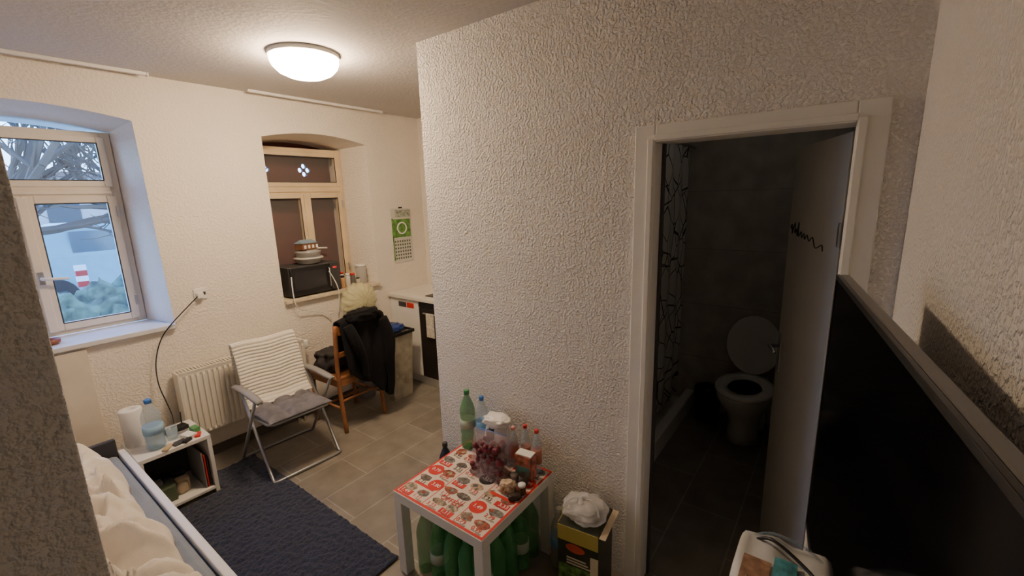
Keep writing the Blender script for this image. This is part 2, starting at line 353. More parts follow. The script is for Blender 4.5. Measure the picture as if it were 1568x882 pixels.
boxes(g,'brackets',[(rx0+.15,rx0+.18,3.52,YF-.001,.3,.65),(rx1-.18,rx1-.15,3.52,YF-.001,.3,.65)],rm)
lathe(g,'thermostat',[(.02,0),(.024,.01),(.024,.06),(.018,.07),(.001,.07)],whiteM,c=(rx1+.03,3.47,.62)); tube(g,'valve',[(rx1-.01,3.47,.63),(rx1+.03,3.47,.63)],.01,metal)
# ---------------------------------------------------------------- folding chair
g=G('folding_camp_chair',(1.325,3.02,0),-.05); tb=M('chair_gray_tube',(.33,.34,.36),.35,metal=.6)
w=.24
tubes(g,'front_leg_loop',[[(-w+.01,.14,.56),(-w+.01,-.20,.02),(-w+.01,-.225,.012),(-w+.03,-.235,.012),(w-.03,-.235,.012),(w-.01,-.225,.012),(w-.01,-.20,.02),(w-.01,.14,.56)]],.011,tb)
tubes(g,'rear_leg_loop',[[(-w-.014,-.16,.56),(-w-.014,.23,.03),(-w-.014,.26,.012),(-w+.02,.275,.012),(w-.02,.275,.012),(w+.014,.26,.012),(w+.014,.23,.03),(w+.014,-.16,.56)]],.011,tb)
tubes(g,'back_frame',[[(-w+.04,.08,.36),(-w+.04,.15,.46),(-w+.04,.25,.80),(-w+.06,.262,.83),(w-.06,.262,.83),(w-.04,.25,.80),(w-.04,.15,.46),(w-.04,.08,.36)]],.011,tb)
tubes(g,'seat_frame',[[(-w+.035,.12,.37),(-w+.035,-.19,.40),(-w+.06,-.215,.40),(w-.06,-.215,.40),(w-.035,-.19,.40),(w-.035,.12,.37)]],.011,tb)
tubes(g,'arm_posts',[[(-w+.01,.14,.56),(-w+.04,.19,.60)],[(w-.01,.14,.56),(w-.04,.19,.60)]],.009,tb)
for s in (-1,1):
    n='armrest_left' if s<0 else 'armrest_right'
    def arm(u,v,s=s):
        y=-.21+.42*u; x=s*(w+.0)+(v-.5)*.045*(1 if u>.1 else .8); return (x,y,.578+.012*math.sin(u*3)-.008*abs(v-.5)*2)
    sheet(g,n,14,4,arm,gray,.02)
def seatf(u,v): return (-.20+.40*u,-.205+.33*v,.395-.02*math.sin(math.pi*u)-.02*v)
sheet(g,'seat_fabric',8,8,seatf,dgray,.004)
cush=M('gray_cushion',(.16,.16,.19),.9,var=.25,vs=14,bump=.2,bs=200)
def cu(sgn):
    def f(u,v):
        x=-.21+.42*u;y=-.235+.38*v
        e=(min(1,min(u,1-u)*6)*min(1,min(v,1-v)*6))**.5
        q=.25+.75*(abs(math.sin(u*math.pi*3))*abs(math.sin(v*math.pi*3)))**.5
        return (x,y,.42-.02*v+sgn*e*.045*q)
    return f
sheet(g,'cushion_top',48,48,cu(1),cush,.002); sheet(g,'cushion_bottom',12,12,cu(-.3),cush,.002)
tow=M('cream_towel',(.80,.77,.70),.95,var=.04,vs=40,bump=.5,bs=260)
def tf(u,v):
    x=-.215+.43*u+.010*fb(v*4,u*2,3)
    L=v*.68
    if L<.18: z=.66+L; y=.285
    elif L<.25:
        a=(L-.18)/.07*math.pi; z=.845+.012*math.sin(a); y=.2625+.0225*math.cos(a)
    else:
        d=(L-.25)
        z=.84-d*.95; y=.235-d*.29
        if z<.48: y-=(.48-z)*.8
    rib=.003*math.sin(L*260)
    return (x+.02*(u-.5)*max(0,v-.6),y-rib+.008*fb(u*4,v*6,1),z+.004*math.sin(u*9))
sheet(g,'towel',40,300,tf,tow,.007)
# ---------------------------------------------------------------- wooden chair + jacket
g=G('wooden_chair',(1.92,3.03,0),.04); wd=M('brown_beech_wood',(.30,.125,.05),.4,var=.25,vs=10)
tubes(g,'back_posts',[[(-.19,-.03,0),(-.19,.0,.44),(-.19,-.03,.88)],[(.19,-.03,0),(.19,.0,.44),(.19,-.03,.88)]],.017,wd,smooth=5)
tubes(g,'front_legs',[[(-.19,.37,0),(-.19,.36,.43)],[(.19,.37,0),(.19,.36,.43)]],.018,wd)
boxes(g,'seat_apron',[(-.19,.19,-.01,.008,.38,.43),(-.19,.19,.355,.372,.38,.43),(-.2,-.182,0,.36,.38,.43),(.182,.2,0,.36,.38,.43)],wd,.002)
box(g,'seat',-.21,.21,-.01,.39,.43,.455,wd,.01)
boxes(g,'back_slats',[(-.18,.18,-.035,-.02,.80,.87),(-.18,.18,-.02,-.006,.62,.66)],wd,.003)
tubes(g,'stretchers',[[(-.19,0,.2),(-.19,.36,.2)],[(.19,0,.2),(.19,.36,.2)],[(-.19,.18,.2),(.19,.18,.2)],[(-.19,-.01,.26),(.19,-.01,.26)]],.010,wd)
jm=M('black_fleece',(.007,.007,.009),.85,bump=.2,bs=100,sheen=.03,spec=.2)
g=G('black_jacket',(1.93,3.03,0),.04)
def jf(u,v):
    x=-.18+.40*u+.02*fb(v*3,u*2,2)
    hang=.68-.30*(1-u)**1.3+.05*fb(u*5,1,1)
    tot=hang+.36; L=v*tot
    if L<hang: d=hang-L; z=.915-d; y=-.075-.035*min(1,d*3)-.02*math.sin(u*16+d*3)*min(1,d*4); x+= .03*(u-.4)*math.sin(d*4) - (.02+.18*(u-.6))*max(0,d-.2)
    elif L<hang+.07: a=(L-hang)/.07*math.pi; z=.915+.022*math.sin(a); y=-.0325-.0425*math.cos(a)
    else: d=L-hang-.07; z=.915-d; y=.012+.03*min(1,d*3)+.01*math.sin(u*14)
    z-= .03*(abs(u-.5)*2)**2
    return (x,y,z)
sheet(g,'body',40,80,jf,jm,.012)
V,F=tubedata(smoothpts([(.18,-.11,.87),(.21,-.135,.70),(.195,-.14,.52),(.205,-.13,.34),(.195,-.11,.20)],6),[.03+.018*math.sin(math.pi*min(1,(i+3)/20)) for i in range(25)],12); mk(g,'sleeve_right',V,F,jm,smooth=True)
V,F=tubedata(smoothpts([(-.14,-.10,.88),(-.11,-.135,.76),(-.06,-.145,.6),(-.04,-.14,.45)],6),[.028+.014*math.sin(math.pi*min(1,(i+3)/16)) for i in range(19)],12); mk(g,'sleeve_left',V,F,jm,smooth=True)
blob(g,'hood',(0.02,-.06,.92),(.14,.07,.05),jm,.3,3,2,.8,False)
g=G('clothes_pile',(1.90,3.24,.455)); blob(g,'folded_clothes',(-.08,.0,.08),(.11,.11,.09),M('dark_clothes',(.035,.032,.035),.9,var=.3),.4,3,4,.7)
# ---------------------------------------------------------------- bins
g=G('yellow_bag_bin',(2.235,3.43,0)); lathe(g,'bin_body',[(.07,0),(.075,.005),(.088,.80),(.083,.80)],gray)
yel=M('yellow_translucent_bag',(.74,.72,.44),.2,alpha=.5,var=.08,vs=10,bump=.3,bs=40)
def pleat(p):
    a=math.atan2(p.z,p.x); rr=math.hypot(p.x,p.z)
    return 1+.035*math.sin(a*15+4*p.y)*min(1,rr*1.5)+.015*math.sin(a*29)
blob(g,'bag',(0,-.02,.935),(.165,.095,.150),yel,.10,1.6,3,.95,False,5,pleat)
tubes(g,'bag_folds',[smoothpts([(.02*math.cos(a),-.118,.935+.02*math.sin(a)),(.09*math.cos(a+.1),-.108,.935+.085*math.sin(a+.1)),(.155*math.cos(a+.2),-.05,.935+.14*math.sin(a+.2))],5) for a in [k*2*math.pi/15 for k in range(15)]],.0035,yel,6)
blob(g,'contents',(0,-.02,.90),(.08,.05,.07),M('pale_rubbish',(.62,.60,.50),.8,var=.3,vs=20),.3,3,6,.9,False)
g=G('waste_bin',(2.40,3.20,0),.03)
bagM=M('clear_gray_bag',(.50,.47,.38),.25,alpha=.75,var=.25,vs=12,bump=.6,bs=25)
V=[]
for z,a in ((0,.105),(.5,.13),(.62,.135)): V+=[(-a,-a*.9,z),(a,-a*.9,z),(a,a*.9,z),(-a,a*.9,z)]
mk(g,'bin_body',V,[(0,3,2,1)]+[(i+k,(i+1)%4+k,(i+1)%4+4+k,i+4+k) for k in (0,4) for i in range(4)],bagM,bev=.02,solid=.004)
blob(g,'waste',(0,0,.33),(.115,.10,.30),M('waste_paper',(.42,.38,.28),.8,var=.5,vs=16),.25,4,8,.7)
boxes(g,'rim',[(-.15,.15,-.14,-.125,.61,.64),(-.15,.15,.125,.14,.61,.64),(-.15,-.135,-.125,.125,.61,.64),(.135,.15,-.125,.125,.61,.64)],black,.004)
blob(g,'blue_bag',(-.02,0,.66),(.12,.10,.035),M('dark_blue_bag',(.02,.05,.22),.4),.3,4,3,.8)
# ---------------------------------------------------------------- kitchen
g=G('kitchen_counter')
box(g,'worktop',2.655,3.198,1.95,3.55,.865,.90,M('worktop_white',(.74,.72,.67),.3),.004)
box(g,'carcass',2.70,3.198,1.95,3.55,.10,.865,whiteM,0)
box(g,'plinth',2.74,3.19,1.95,3.55,0,.10,whiteM,0)
box(g,'white_front',2.68,2.70,3.14,3.548,.11,.86,whiteM,.003)
box(g,'dark_front',2.68,2.70,2.55,3.13,.11,.80,M('dark_brown_front',(.022,.018,.016),.35),.003); box(g,'control_strip',2.677,2.70,2.55,3.13,.805,.86,black,.003)
tube(g,'handle',[(2.68,3.05,.76),(2.655,3.05,.76),(2.655,2.65,.76),(2.68,2.65,.76)],.007,metal)
box(g,'sink_rim',2.74,3.10,2.55,3.10,.90,.908,black,.003)
box(g,'towel',2.640,2.652,2.90,3.0,.54,.77,M('checked_towel',(.6,.58,.5),.9,var=.3,vs=60),.003)
box(g,'red_sticker',2.677,2.68,3.20,3.30,.78,.83,redM,0); box(g,'dark_sticker',2.677,2.68,3.31,3.42,.78,.83,dgray,0)
g=G('wall_cabinet'); box(g,'cabinet_body',2.90,3.198,2.3,3.13,1.45,1.92,dgray,.004); box(g,'cabinet_door',2.885,2.90,2.31,3.12,1.46,1.91,black,.003)
g=G('wall_calendar',(2.775,YF-.001,1.185)); box(g,'sheet_paper',0,.245,-.006,0,0,.535,M('calendar_paper',(.62,.62,.58),.6),0)
box(g,'photo_green',.015,.23,-.0075,-.006,.25,.43,M('calendar_green',(.12,.28,.06),.6,var=.6,vs=30),0)
box(g,'header_dark',.05,.24,-.0075,-.006,.45,.52,M('calendar_header',(.35,.38,.32),.6,var=.6,vs=50),0)
V,F=tubedata([(.12+.055*math.cos(a*.3142),-.009,.34+.055*math.sin(a*.3142)) for a in range(20)],.008,6,True); mk(g,'ring',V,F,whiteP,smooth=True)
boxes(g,'day_rows',[(.02+.03*i,.036+.03*i,-.0075,-.006,.03+.034*j,.048+.034*j) for i in range(7) for j in range(6)],M('calendar_ink',(.10,.14,.08),.6))
boxes(g,'side_strip',[(.0,.014,-.0075,-.006,.02,.44)],M('calendar_green',(.12,.28,.06),.6))
boxes(g,'hanger',[(.10,.14,-.008,0,.535,.55)],black)
g=G('wall_outlet',(1.085,YF,1.20)); box(g,'plate',-.04,.04,-.01,0,-.04,.04,whiteM,.005)
box(g,'plug',-.028,.012,-.04,-.010,-.028,.012,whiteM,.006); box(g,'socket_hole',.016,.032,-.0115,-.010,-.01,.012,dgray,.002)
g=G('power_cable'); tube(g,'cord',[(1.055,3.51,1.19),(.98,3.50,1.13),(.86,3.50,1.02),(.80,3.505,.93),(.76,3.51,.80),(.75,3.50,.66),(.765,3.47,.53),(.76,3.38,.47),(.745,3.318,.435)],.0035,black,smooth=6,seg=6)
# ---------------------------------------------------------------- sill items, window 2
g=G('microwave_oven',(1.94,3.68,1.029),.0)
box(g,'housing',-.225,.225,-.12,.15,.012,.255,dgray,.006); box(g,'door',-.22,.13,-.135,-.12,.02,.25,black,.005); box(g,'control_panel',.135,.222,-.133,-.12,.02,.25,dgray,.003)
box(g,'door_window',-.19,.09,-.1365,-.135,.06,.21,M('microwave_glass',(.03,.03,.035),.08),0); tube(g,'door_handle',[(.115,-.14,.05),(.115,-.155,.06),(.115,-.155,.21),(.115,-.14,.22)],.005,metal)
lathes(g,'feet',[([(.01,0),(.01,.012)],(x,y,0)) for x in (-.18,.18) for y in (-.08,.1)],black)
boxes(g,'display',[(.16,.195,-.135,-.133,.205,.22)],M('red_display',(.6,.02,.02),.3,emis=1.0))
g=G('steamer_pot',(1.97,3.69,1.284)); lathe(g,'base',[(.07,0),(.095,.01),(.10,.04),(.12,.045),(.12,.055),(.10,.06)],M('appliance_white',(.55,.54,.52),.3)); lathe(g,'bowl',[(.095,.058),(.105,.10),(.108,.105),(.06,.12),(.001,.122)],M('appliance_clear',(.35,.35,.35),.2))
g=G('tea_tin',(1.96,3.69,1.407),.2); box(g,'tin_body',-.075,.075,-.05,.05,0,.055,M('tin_brown',(.20,.09,.05),.5),.004)
mk(g,'roof',[(-.08,-.055,.055),(.08,-.055,.055),(.08,.055,.055),(-.08,.055,.055),(-.06,0,.085),(.06,0,.085)],[(0,1,5,4),(2,3,4,5),(1,2,5),(3,0,4),(0,3,2,1)],M('tin_blue_roof',(.2,.3,.4),.5))
boxes(g,'tin_windows',[(-.06+.04*i,-.04+.04*i,-.052,-.05,.012,.04) for i in range(4)],whiteP)
random.seed(5)
cols=[(.5,.3,.15),(.6,.6,.55),(.1,.1,.1),(.55,.5,.4),(.3,.12,.06),(.65,.65,.62),(.35,.3,.2)]
for i in range(8):
    x=2.215+.052*(i%4); y=3.60+.09*(i//4); h=random.uniform(.07,.14); r=random.uniform(.017,.024)
    g=G('spice_jar',(x,y,1.029)); lathe(g,'jar',[(r*.9,0),(r,.004),(r,h*.8),(r*.8,h*.86)],M('jar_%d'%(i%7),cols[i%7],.3),seg=14); lathe(g,'lid',[(r*.85,h*.85),(r*.85,h),(.001,h)],[black,whiteM,redCap][i%3],seg=14)
g=G('storage_jar',(2.455,3.66,1.029)); lathe(g,'jar',[(.045,0),(.05,.005),(.05,.15),(.045,.16)],M('jar_clear',(.6,.6,.58),.2,alpha=.7)); lathe(g,'lid',[(.048,.16),(.048,.18),(.001,.18)],whiteM)
g=G('white_cord'); tube(g,'cord',[(1.705,3.50,1.22),(1.70,3.49,1.05),(1.73,3.50,.96),(1.83,3.52,.91),(1.95,3.53,.87),(2.02,3.53,.80)],.0045,whiteM,smooth=6,seg=6)
tube(g,'cord_b',[(2.04,3.51,1.22),(2.09,3.49,1.08),(2.10,3.50,.95),(2.09,3.53,.82)],.0045,whiteM,smooth=6,seg=6)
g=G('flower_pot',(.10,3.70,1.029)); lathe(g,'pot',[(.04,0),(.05,.07),(.055,.075),(.045,.07)],M('green_pot',(.05,.12,.06),.5))
g=G('ashtray',(.33,3.66,1.029)); lathe(g,'dish',[(.035,0),(.05,.01),(.052,.03),(.045,.03),(.04,.012),(.001,.01)],M('brown_ceramic',(.25,.08,.04),.4))
# ---------------------------------------------------------------- coffee table
TX0,TX1,TY0,TY1=1.115,1.665,1.03,1.585
g=G('coffee_table'); tw=M('table_white_foil',(.74,.74,.71),.4,var=.02)
box(g,'top',TX0,TX1,TY0,TY1,.40,.45,tw,.003)
for i,(x,y) in enumerate(((TX0,TY0),(TX1-.05,TY0),(TX0,TY1-.05),(TX1-.05,TY1-.05))): box(g,'leg_%d'%(i+1),x,x+.05,y,y+.05,0,.40,tw,.003)
g=G('supermarket_flyer')
paper=M('flyer_paper',(.70,.62,.54),.5,var=.03)
box(g,'sheet_base',TX0+.003,TX1-.003,TY0+.003,TY1-.003,.4502,.4512,redM,0)
Z=.4514
pages=((TY0+.014,1.205),(1.209,1.398),(1.402,TY1-.014))
for i,(a,b) in enumerate(pages):
    box(g,'page_%d'%i,TX0+.016,TX1-.016,a,b,.4512,Z,paper,0)
random.seed(11)
foodM=[M('food_print_%d'%i,c,.5,var=.7,vs=60) for i,c in enumerate(((.26,.20,.15),(.11,.09,.08),(.34,.26,.19),(.30,.08,.05),(.16,.16,.15)))]
inkM=M('black_ink',(.02,.02,.02),.5)
def tzr(n,b,s,x,y,m,z=0): text(g,n,b,s,(x,y,Z+.0012+z),(0,0,-math.pi/2),m)
def poly(n,cx,cy,rx,ry,m,z,k=9,j=.2):
    mk(g,n,[(cx+rx*math.cos(a*2*math.pi/k)*random.uniform(1-j,1+j),cy+ry*math.sin(a*2*math.pi/k)*random.uniform(1-j,1+j),z) for a in range(k)],[tuple(range(k))],m)
k=0
skip={(1,1),(1,4),(3,2),(2,5),(4,0)}
redcells={(0,2),(2,0),(2,3),(3,5),(5,1),(5,4),(0,5),(4,3)}
for ix in range(6):
    for iy in range(6):
        cx=TX0+.055+ix*.087; cy=TY0+.056+iy*.0885+(.0 if iy%2 else .004)
        if (ix,iy) in skip: continue
        rc=(ix,iy) in redcells
        if rc: boxes(g,'red_cell_%d'%k,[(cx-.036,cx-.004,cy-.038,cy+.038,Z,Z+.0003)],redM)
        poly('product_%d'%k,cx+.014,cy+random.uniform(-.008,.008),random.uniform(.020,.028),random.uniform(.028,.042),random.choice(foodM),Z+.0004)
        poly('product_b%d'%k,cx+.018,cy+random.uniform(-.02,.02),.012,.014,random.choice(foodM),Z+.0007)
        tzr('price_%d'%k,random.choice(['1.49','0.99','2.79','3.33','1.11','0.79']),.030,cx-.020,cy+random.uniform(-.01,.01),whiteP if rc else random.choice([redM,redM,inkM]))
        boxes(g,'lines_%d'%k,[(cx-.038+.005*j,cx-.036+.005*j,cy-.035,cy+random.uniform(-.01,.03),Z,Z+.0005) for j in range(1 if rc else 2)],inkM)
        k+=1
for i,(ix,iy) in enumerate(sorted(skip)):
    cx=TX0+.055+ix*.087; cy=TY0+.056+iy*.0885; poly('bubble_%d'%i,cx,cy,.040,.042,inkM if i==3 else redM,Z+.0009,24,.02); tzr('bubble_price_%d'%i,['1.49','3.80','0.79','-32%','4.44'][i],.030,cx,cy,whiteP)
boxes(g,'red_banners',[(TX0+.245,TX0+.262,1.05,1.19,Z,Z+.0008),(TX0+.40,TX0+.415,1.22,1.38,Z,Z+.0008),(TX0+.10,TX0+.115,1.42,1.55,Z,Z+.0008)],redM)
tzr('headline','VERKAUF',.045,TX0+.335,1.13,redM,.0006); tzr('headline_b','OFFEN',.04,TX0+.10,1.30,redM,.0006)
random.seed(2); bt=[];cp=[]
for i in range(5):
    for j in range(5):
        x=1.205+i*.093+random.uniform(-.003,.003); y=1.115+j*.093+random.uniform(-.003,.003)
        bt.append((bottle(.325,.043),(x,y,0))); cp.append((cap(.325,.043),(x,y,0)))
g=G('green_water_bottles'); lathes(g,'bottles',bt,greenPET,16); lathes(g,'caps',cp,M('green_caps',(.05,.25,.1),.4),12)
lathes(g,'labels',[([(.0435,.10),(.0442,.10),(.0442,.155),(.0435,.155)],c) for p,c in bt[::3]],M('pale_label',(.4,.5,.42),.5),16)
g=G('green_bottle',(1.60,1.535,.4525)); lathe(g,'body',bottle(.335,.042),greenPET); lathe(g,'cap',cap(.335,.042),M('green_caps',(.05,.25,.1),.4)); lathe(g,'label',[(.0425,.12),(.0432,.12),(.0432,.17),(.0425,.17)],M('pale_label',(.4,.5,.42),.5))
g=G('water_bottle',(1.625,1.452,.4525)); lathe(g,'body',bottle(.31,.036),clearPET); lathe(g,'cap',cap(.31,.036),blueCap); lathe(g,'label',[(.0365,.11),(.0372,.11),(.0372,.17),(.0365,.17)],M('blue_label',(.15,.35,.6),.5))
g=G('bread_bag',(1.605,1.335,.4525))
wb=M('white_plastic_bag',(.80,.79,.77),.35,var=.05)
blob(g,'bag',(0,0,.10),(.045,.060,.115),wb,.25,2.5,6,.7); blob(g,'dark_print',(-.040,.01,.15),(.012,.028,.03),dgray,.2,3,1,.8,False); blob(g,'folded_top',(0,-.005,.215),(.05,.070,.026),wb,.3,2.5,2,.7,False)
g=G('red_fruit_bag',(1.475,1.275,.4525),.15)
fr=M('dark_red_fruit',(.13,.015,.03),.35,var=.4,vs=30)
random.seed(9); VV=[];FF=[]
for i in range(130):
    z=random.uniform(.016,.165); rr=.074*(1-z*1.8)
    x=random.uniform(-rr*.6,rr*.6); y=random.uniform(-rr*1.3,rr*1.3); r=.0155
    v,f=lathedata([(r*math.sin(t*math.pi/6)+.0003,-r*math.cos(t*math.pi/6)) for t in range(7)],(x,y,z),8); q=len(VV); VV+=v; FF+=[tuple(a+q for a in t) for t in f]
mk(g,'fruit',VV,FF,fr,smooth=True)
zipM=M('zip_bag_plastic',(.65,.55,.60),.12,alpha=.18)
def zb(s):
    def f(u,v):
        wd=.112*(1-.12*v); bul=(.062*(1-v)**.6*math.sin(math.pi*u)**.5+.003)
        return (s*bul+.02*v*v+.006*fb(u*8,v*8,s), -wd+2*wd*u+.006*fb(v*9,s), .002+.220*v+.012*fb(u*6,v*3,2)*v)
    return f
sheet(g,'bag_front',20,20,zb(-1),zipM,.001); sheet(g,'bag_back',20,20,zb(1),zipM,.001)
tube(g,'zip_strip',[(.02,-.085,.217),(.022,.085,.219)],.003,blueCap)
for (x,y,h,c) in ((1.62,1.165,.235,redCap),(1.625,1.10,.225,redCap),(1.60,1.225,.215,M('white_red_cap',(.7,.3,.28),.4))):
    g=G('sauce_bottle',(x,y,.4525)); lathe(g,'body',bottle(h,.024),clearPET,seg=16); lathe(g,'cap',cap(h,.03),c,seg=16); lathe(g,'label',[(.0245,.05),(.0252,.05),(.0252,.12),(.0245,.12)],M('pink_label',(.5,.2,.15),.5),seg=16)
g=G('food_carton',(1.555,1.12,.4525),.1); box(g,'carton',-.028,.028,-.045,.045,0,.125,M('carton_red_white',(.42,.14,.10),.5,var=.8,vs=30),.003); box(g,'flap',-.026,.026,-.043,.043,.125,.130,whiteP,.002); box(g,'front_label',-.0295,-.028,-.035,.035,.02,.07,M('label_teal',(.15,.35,.35),.5),0)
g=G('chocolate_packet',(1.415,1.125,.4525),.4); blob(g,'wrapper',(0,0,.025),(.024,.036,.03),M('beige_wrapper',(.5,.38,.26),.4,var=.6,vs=40),.3,4,7,.7)
g=G('small_jar',(1.44,1.062,.4525)); lathe(g,'glass_jar',[(.016,0),(.019,.003),(.019,.035),(.016,.04)],M('brown_jar',(.12,.06,.03),.2),seg=14); lathe(g,'lid',[(.018,.04),(.018,.05),(.001,.05)],whiteM,seg=14)
g=G('coffee_cup',(1.50,1.095,.4525)); lathe(g,'cup',[(.02,0),(.022,.004),(.024,.05),(.022,.05),(.02,.008),(.001,.006)],M('cup_dark',(.08,.06,.05),.3),seg=16)
g=G('plastic_tub',(1.495,1.145,.4525)) ; lathe(g,'tub',[(.017,0),(.02,.035),(.022,.036),(.001,.040)],M('tub_white',(.65,.62,.58),.3),seg=18)
g=G('snack_packet',(1.39,1.068,.4525),.9); blob(g,'foil',(0,0,.012),(.018,.030,.013),M('dark_foil',(.05,.035,.03),.3,var=.6,vs=40),.3,4,2,.7,sub=3)
# ---------------------------------------------------------------- box beside table
g=G('cardboard_box',(1.565,.80,0),.12)
cb=M('carton_black_yellow',(.030,.035,.022),.5,var=.3,vs=12)
ym=M('yellow_print',(.50,.42,.10),.5)
box(g,'carton',-.10,.10,-.095,.095,0,.375,cb,.003)
box(g,'yellow_band',-.102,-.10,-.094,.094,.30,.373,ym,0); box(g,'yellow_side',-.09,.09,.095,.097,.30,.373,ym,0)
box(g,'green_picture',-.102,-.10,-.06,.09,.05,.18,M('green_leaf_print',(.10,.22,.05),.5,var=.8,vs=35),0)
V=[(-.1035,.01+.045*math.cos(a*.3142),.275+.022*math.sin(a*.3142)) for a in range(20)]; mk(g,'red_logo',V,[tuple(range(20))],M('logo_red',(.5,.08,.04),.5))
boxes(g,'print_lines',[(-.1035,-.102,-.06+.01*j,.05,.19+.014*j,.197+.014*j) for j in range(3)],M('print_cream',(.6,.55,.4),.5))
box(g,'cream_corner',-.103,-.10,-.095,-.060,.0,.26,M('cream_print',(.65,.6,.45),.5),0)
box(g,'open_flap',-.10,.10,-.125,-.097,.367,.371,M('kraft_card',(.50,.42,.30),.8),.001)
tb2=M('thin_white_bag',(.80,.80,.80),.2,alpha=.40)
blob(g,'plastic_bag',(0,0,.412),(.088,.098,.042),tb2,.16,2.0,12,.85,True,5,lambda p:1+.02*math.sin(math.atan2(p.y,p.x)*9+p.z*6))
blob(g,'bag_contents',(0,0,.395),(.055,.06,.025),M('bag_content_gray',(.45,.44,.42),.7,var=.4,vs=30),.3,3,3,.85,False,3)
V,F=tubedata(smoothpts([(-.03,.01,.445),(-.01,.02,.465),(.01,-.01,.468)],5),[.018,.017,.016,.014,.012,.010,.01,.012,.016,.02,.02],8); mk(g,'bag_knot',V,F,tb2,smooth=True)
tubes(g,'bag_handles',[smoothpts([(.0,.0,.455),(-.03,.04,.475),(-.05,.07,.455),(-.06,.085,.43)],5),smoothpts([(.0,.0,.455),(-.02,-.03,.478),(-.03,-.06,.46),(-.05,-.08,.43)],5)],.005,tb2)
g=G('clear_bottle',(1.60,.96,0)); lathe(g,'body',bottle(.32,.042),M('clear_pet_gray',(.6,.62,.6),.1,alpha=.35)); lathe(g,'cap',cap(.32,.042),whiteM); lathe(g,'label',[(.0425,.12),(.0432,.12),(.0432,.17),(.0425,.17)],M('blue_label',(.15,.35,.6),.5))
g=G('dark_bottle',(1.655,1.79,0)); lathe(g,'body',bottle(.36,.045),M('dark_blue_plastic',(.02,.025,.05),.3)); lathe(g,'cap',cap(.36,.045),dgray)
# ---------------------------------------------------------------- bathroom
por=M('white_porcelain',(.80,.79,.76),.15,var=.01)
g=G('toilet',(3.32,.44,0))
def rings(rs,seg=28):
    V=[];F=[]
    for cx,rx,ry,z in rs:
        for k in range(seg):
            a=2*math.pi*k/seg; V.append((cx+rx*math.cos(a),ry*math.sin(a),z))
    for i in range(len(rs)-1):
        for k in range(seg): l=(k+1)%seg; F.append((i*seg+k,i*seg+l,(i+1)*seg+l,(i+1)*seg+k))
    F.append(tuple(range(seg))); F.append(tuple((len(rs)-1)*seg+k for k in range(seg)))
    return V,F
V,F=rings([(.08,.17,.11,0),(.08,.165,.105,.05),(.06,.15,.10,.15),(.03,.19,.13,.25),(0,.24,.175,.34),(0,.25,.185,.39),(0,.25,.185,.405),(0,.19,.13,.405),(0,.15,.10,.33),(0.02,.08,.06,.26)])
mk(g,'bowl',V,F,por,smooth=True)
V,F=rings([(0,.255,.19,.406),(0,.26,.195,.415),(0,.25,.185,.428),(0,.175,.115,.428),(0,.17,.11,.406)]); mk(g,'seat',V,F,por,smooth=True)
V=[]
for xx in (.245,.262):
    for k in range(28): a=2*math.pi*k/28; V.append((xx+.03*(math.sin(a)*.5+.5),.185*math.cos(a),.65+.225*math.sin(a)))
F=[tuple(range(28)),tuple(range(28,56))]+[(k,(k+1)%28,(k+1)%28+28,k+28) for k in range(28)]
mk(g,'lid',V,F,por,bev=.004); box(g,'rear_block',.20,.355,-.12,.12,0,.40,por,.02)
g=G('shower_tray'); boxes(g,'tray',[(2.45,3.678,.86,.93,0,.15),(2.45,2.52,.93,1.77,0,.15),(2.52,3.678,.93,1.77,0,.06)],por,.01)
m=bpy.data.materials.new('shower_curtain_pattern'); m.use_nodes=True; nt=m.node_tree; N=nt.nodes; L=nt.links
tc=N.new('ShaderNodeTexCoord'); last=None
for sc,off in ((4.5,0),(3.1,4.3)):
    mp=N.new('ShaderNodeMapping'); mp.inputs['Location'].default_value=(off,off*2,0); mp.inputs['Rotation'].default_value=(0,.5+off,0); mp.inputs['Scale'].default_value=(1.5,0,1)
    v=N.new('ShaderNodeTexVoronoi'); v.feature='DISTANCE_TO_EDGE'; v.inputs['Scale'].default_value=sc
    L.new(tc.outputs['Object'],mp.inputs['Vector']); L.new(mp.outputs['Vector'],v.inputs['Vector'])
    c=N.new('ShaderNodeMath'); c.operation='GREATER_THAN'; c.inputs[1].default_value=.016; L.new(v.outputs['Distance'],c.inputs[0])
    if last is None: last=c
    else:
        mm=N.new('ShaderNodeMath'); mm.operation='MULTIPLY'; L.new(last.outputs[0],mm.inputs[0]); L.new(c.outputs[0],mm.inputs[1]); last=mm
rp=N.new('ShaderNodeValToRGB'); rp.color_ramp.elements[0].color=(.01,.01,.01,1); rp.color_ramp.elements[1].color=(.72,.71,.68,1)
L.new(last.outputs[0],rp.inputs['Fac']); L.new(rp.outputs['Color'],N['Principled BSDF'].inputs['Base Color']); N['Principled BSDF'].inputs['Roughness'].default_value=.5
g=G('shower_curtain'); sheet(g,'curtain',90,10,lambda u,v:(2.55+.93*u,.955+.008*math.sin(u*30),.20+1.92*v),m,.002)
tube(g,'rod',[(1.845,.955,2.13),(3.678,.955,2.13)],.01,metal)
g=G('pedal_bin',(3.50,.72,0)); lathe(g,'bin',[(.08,0),(.09,.01),(.10,.26),(.095,.28),(.05,.30),(.001,.305)],black)
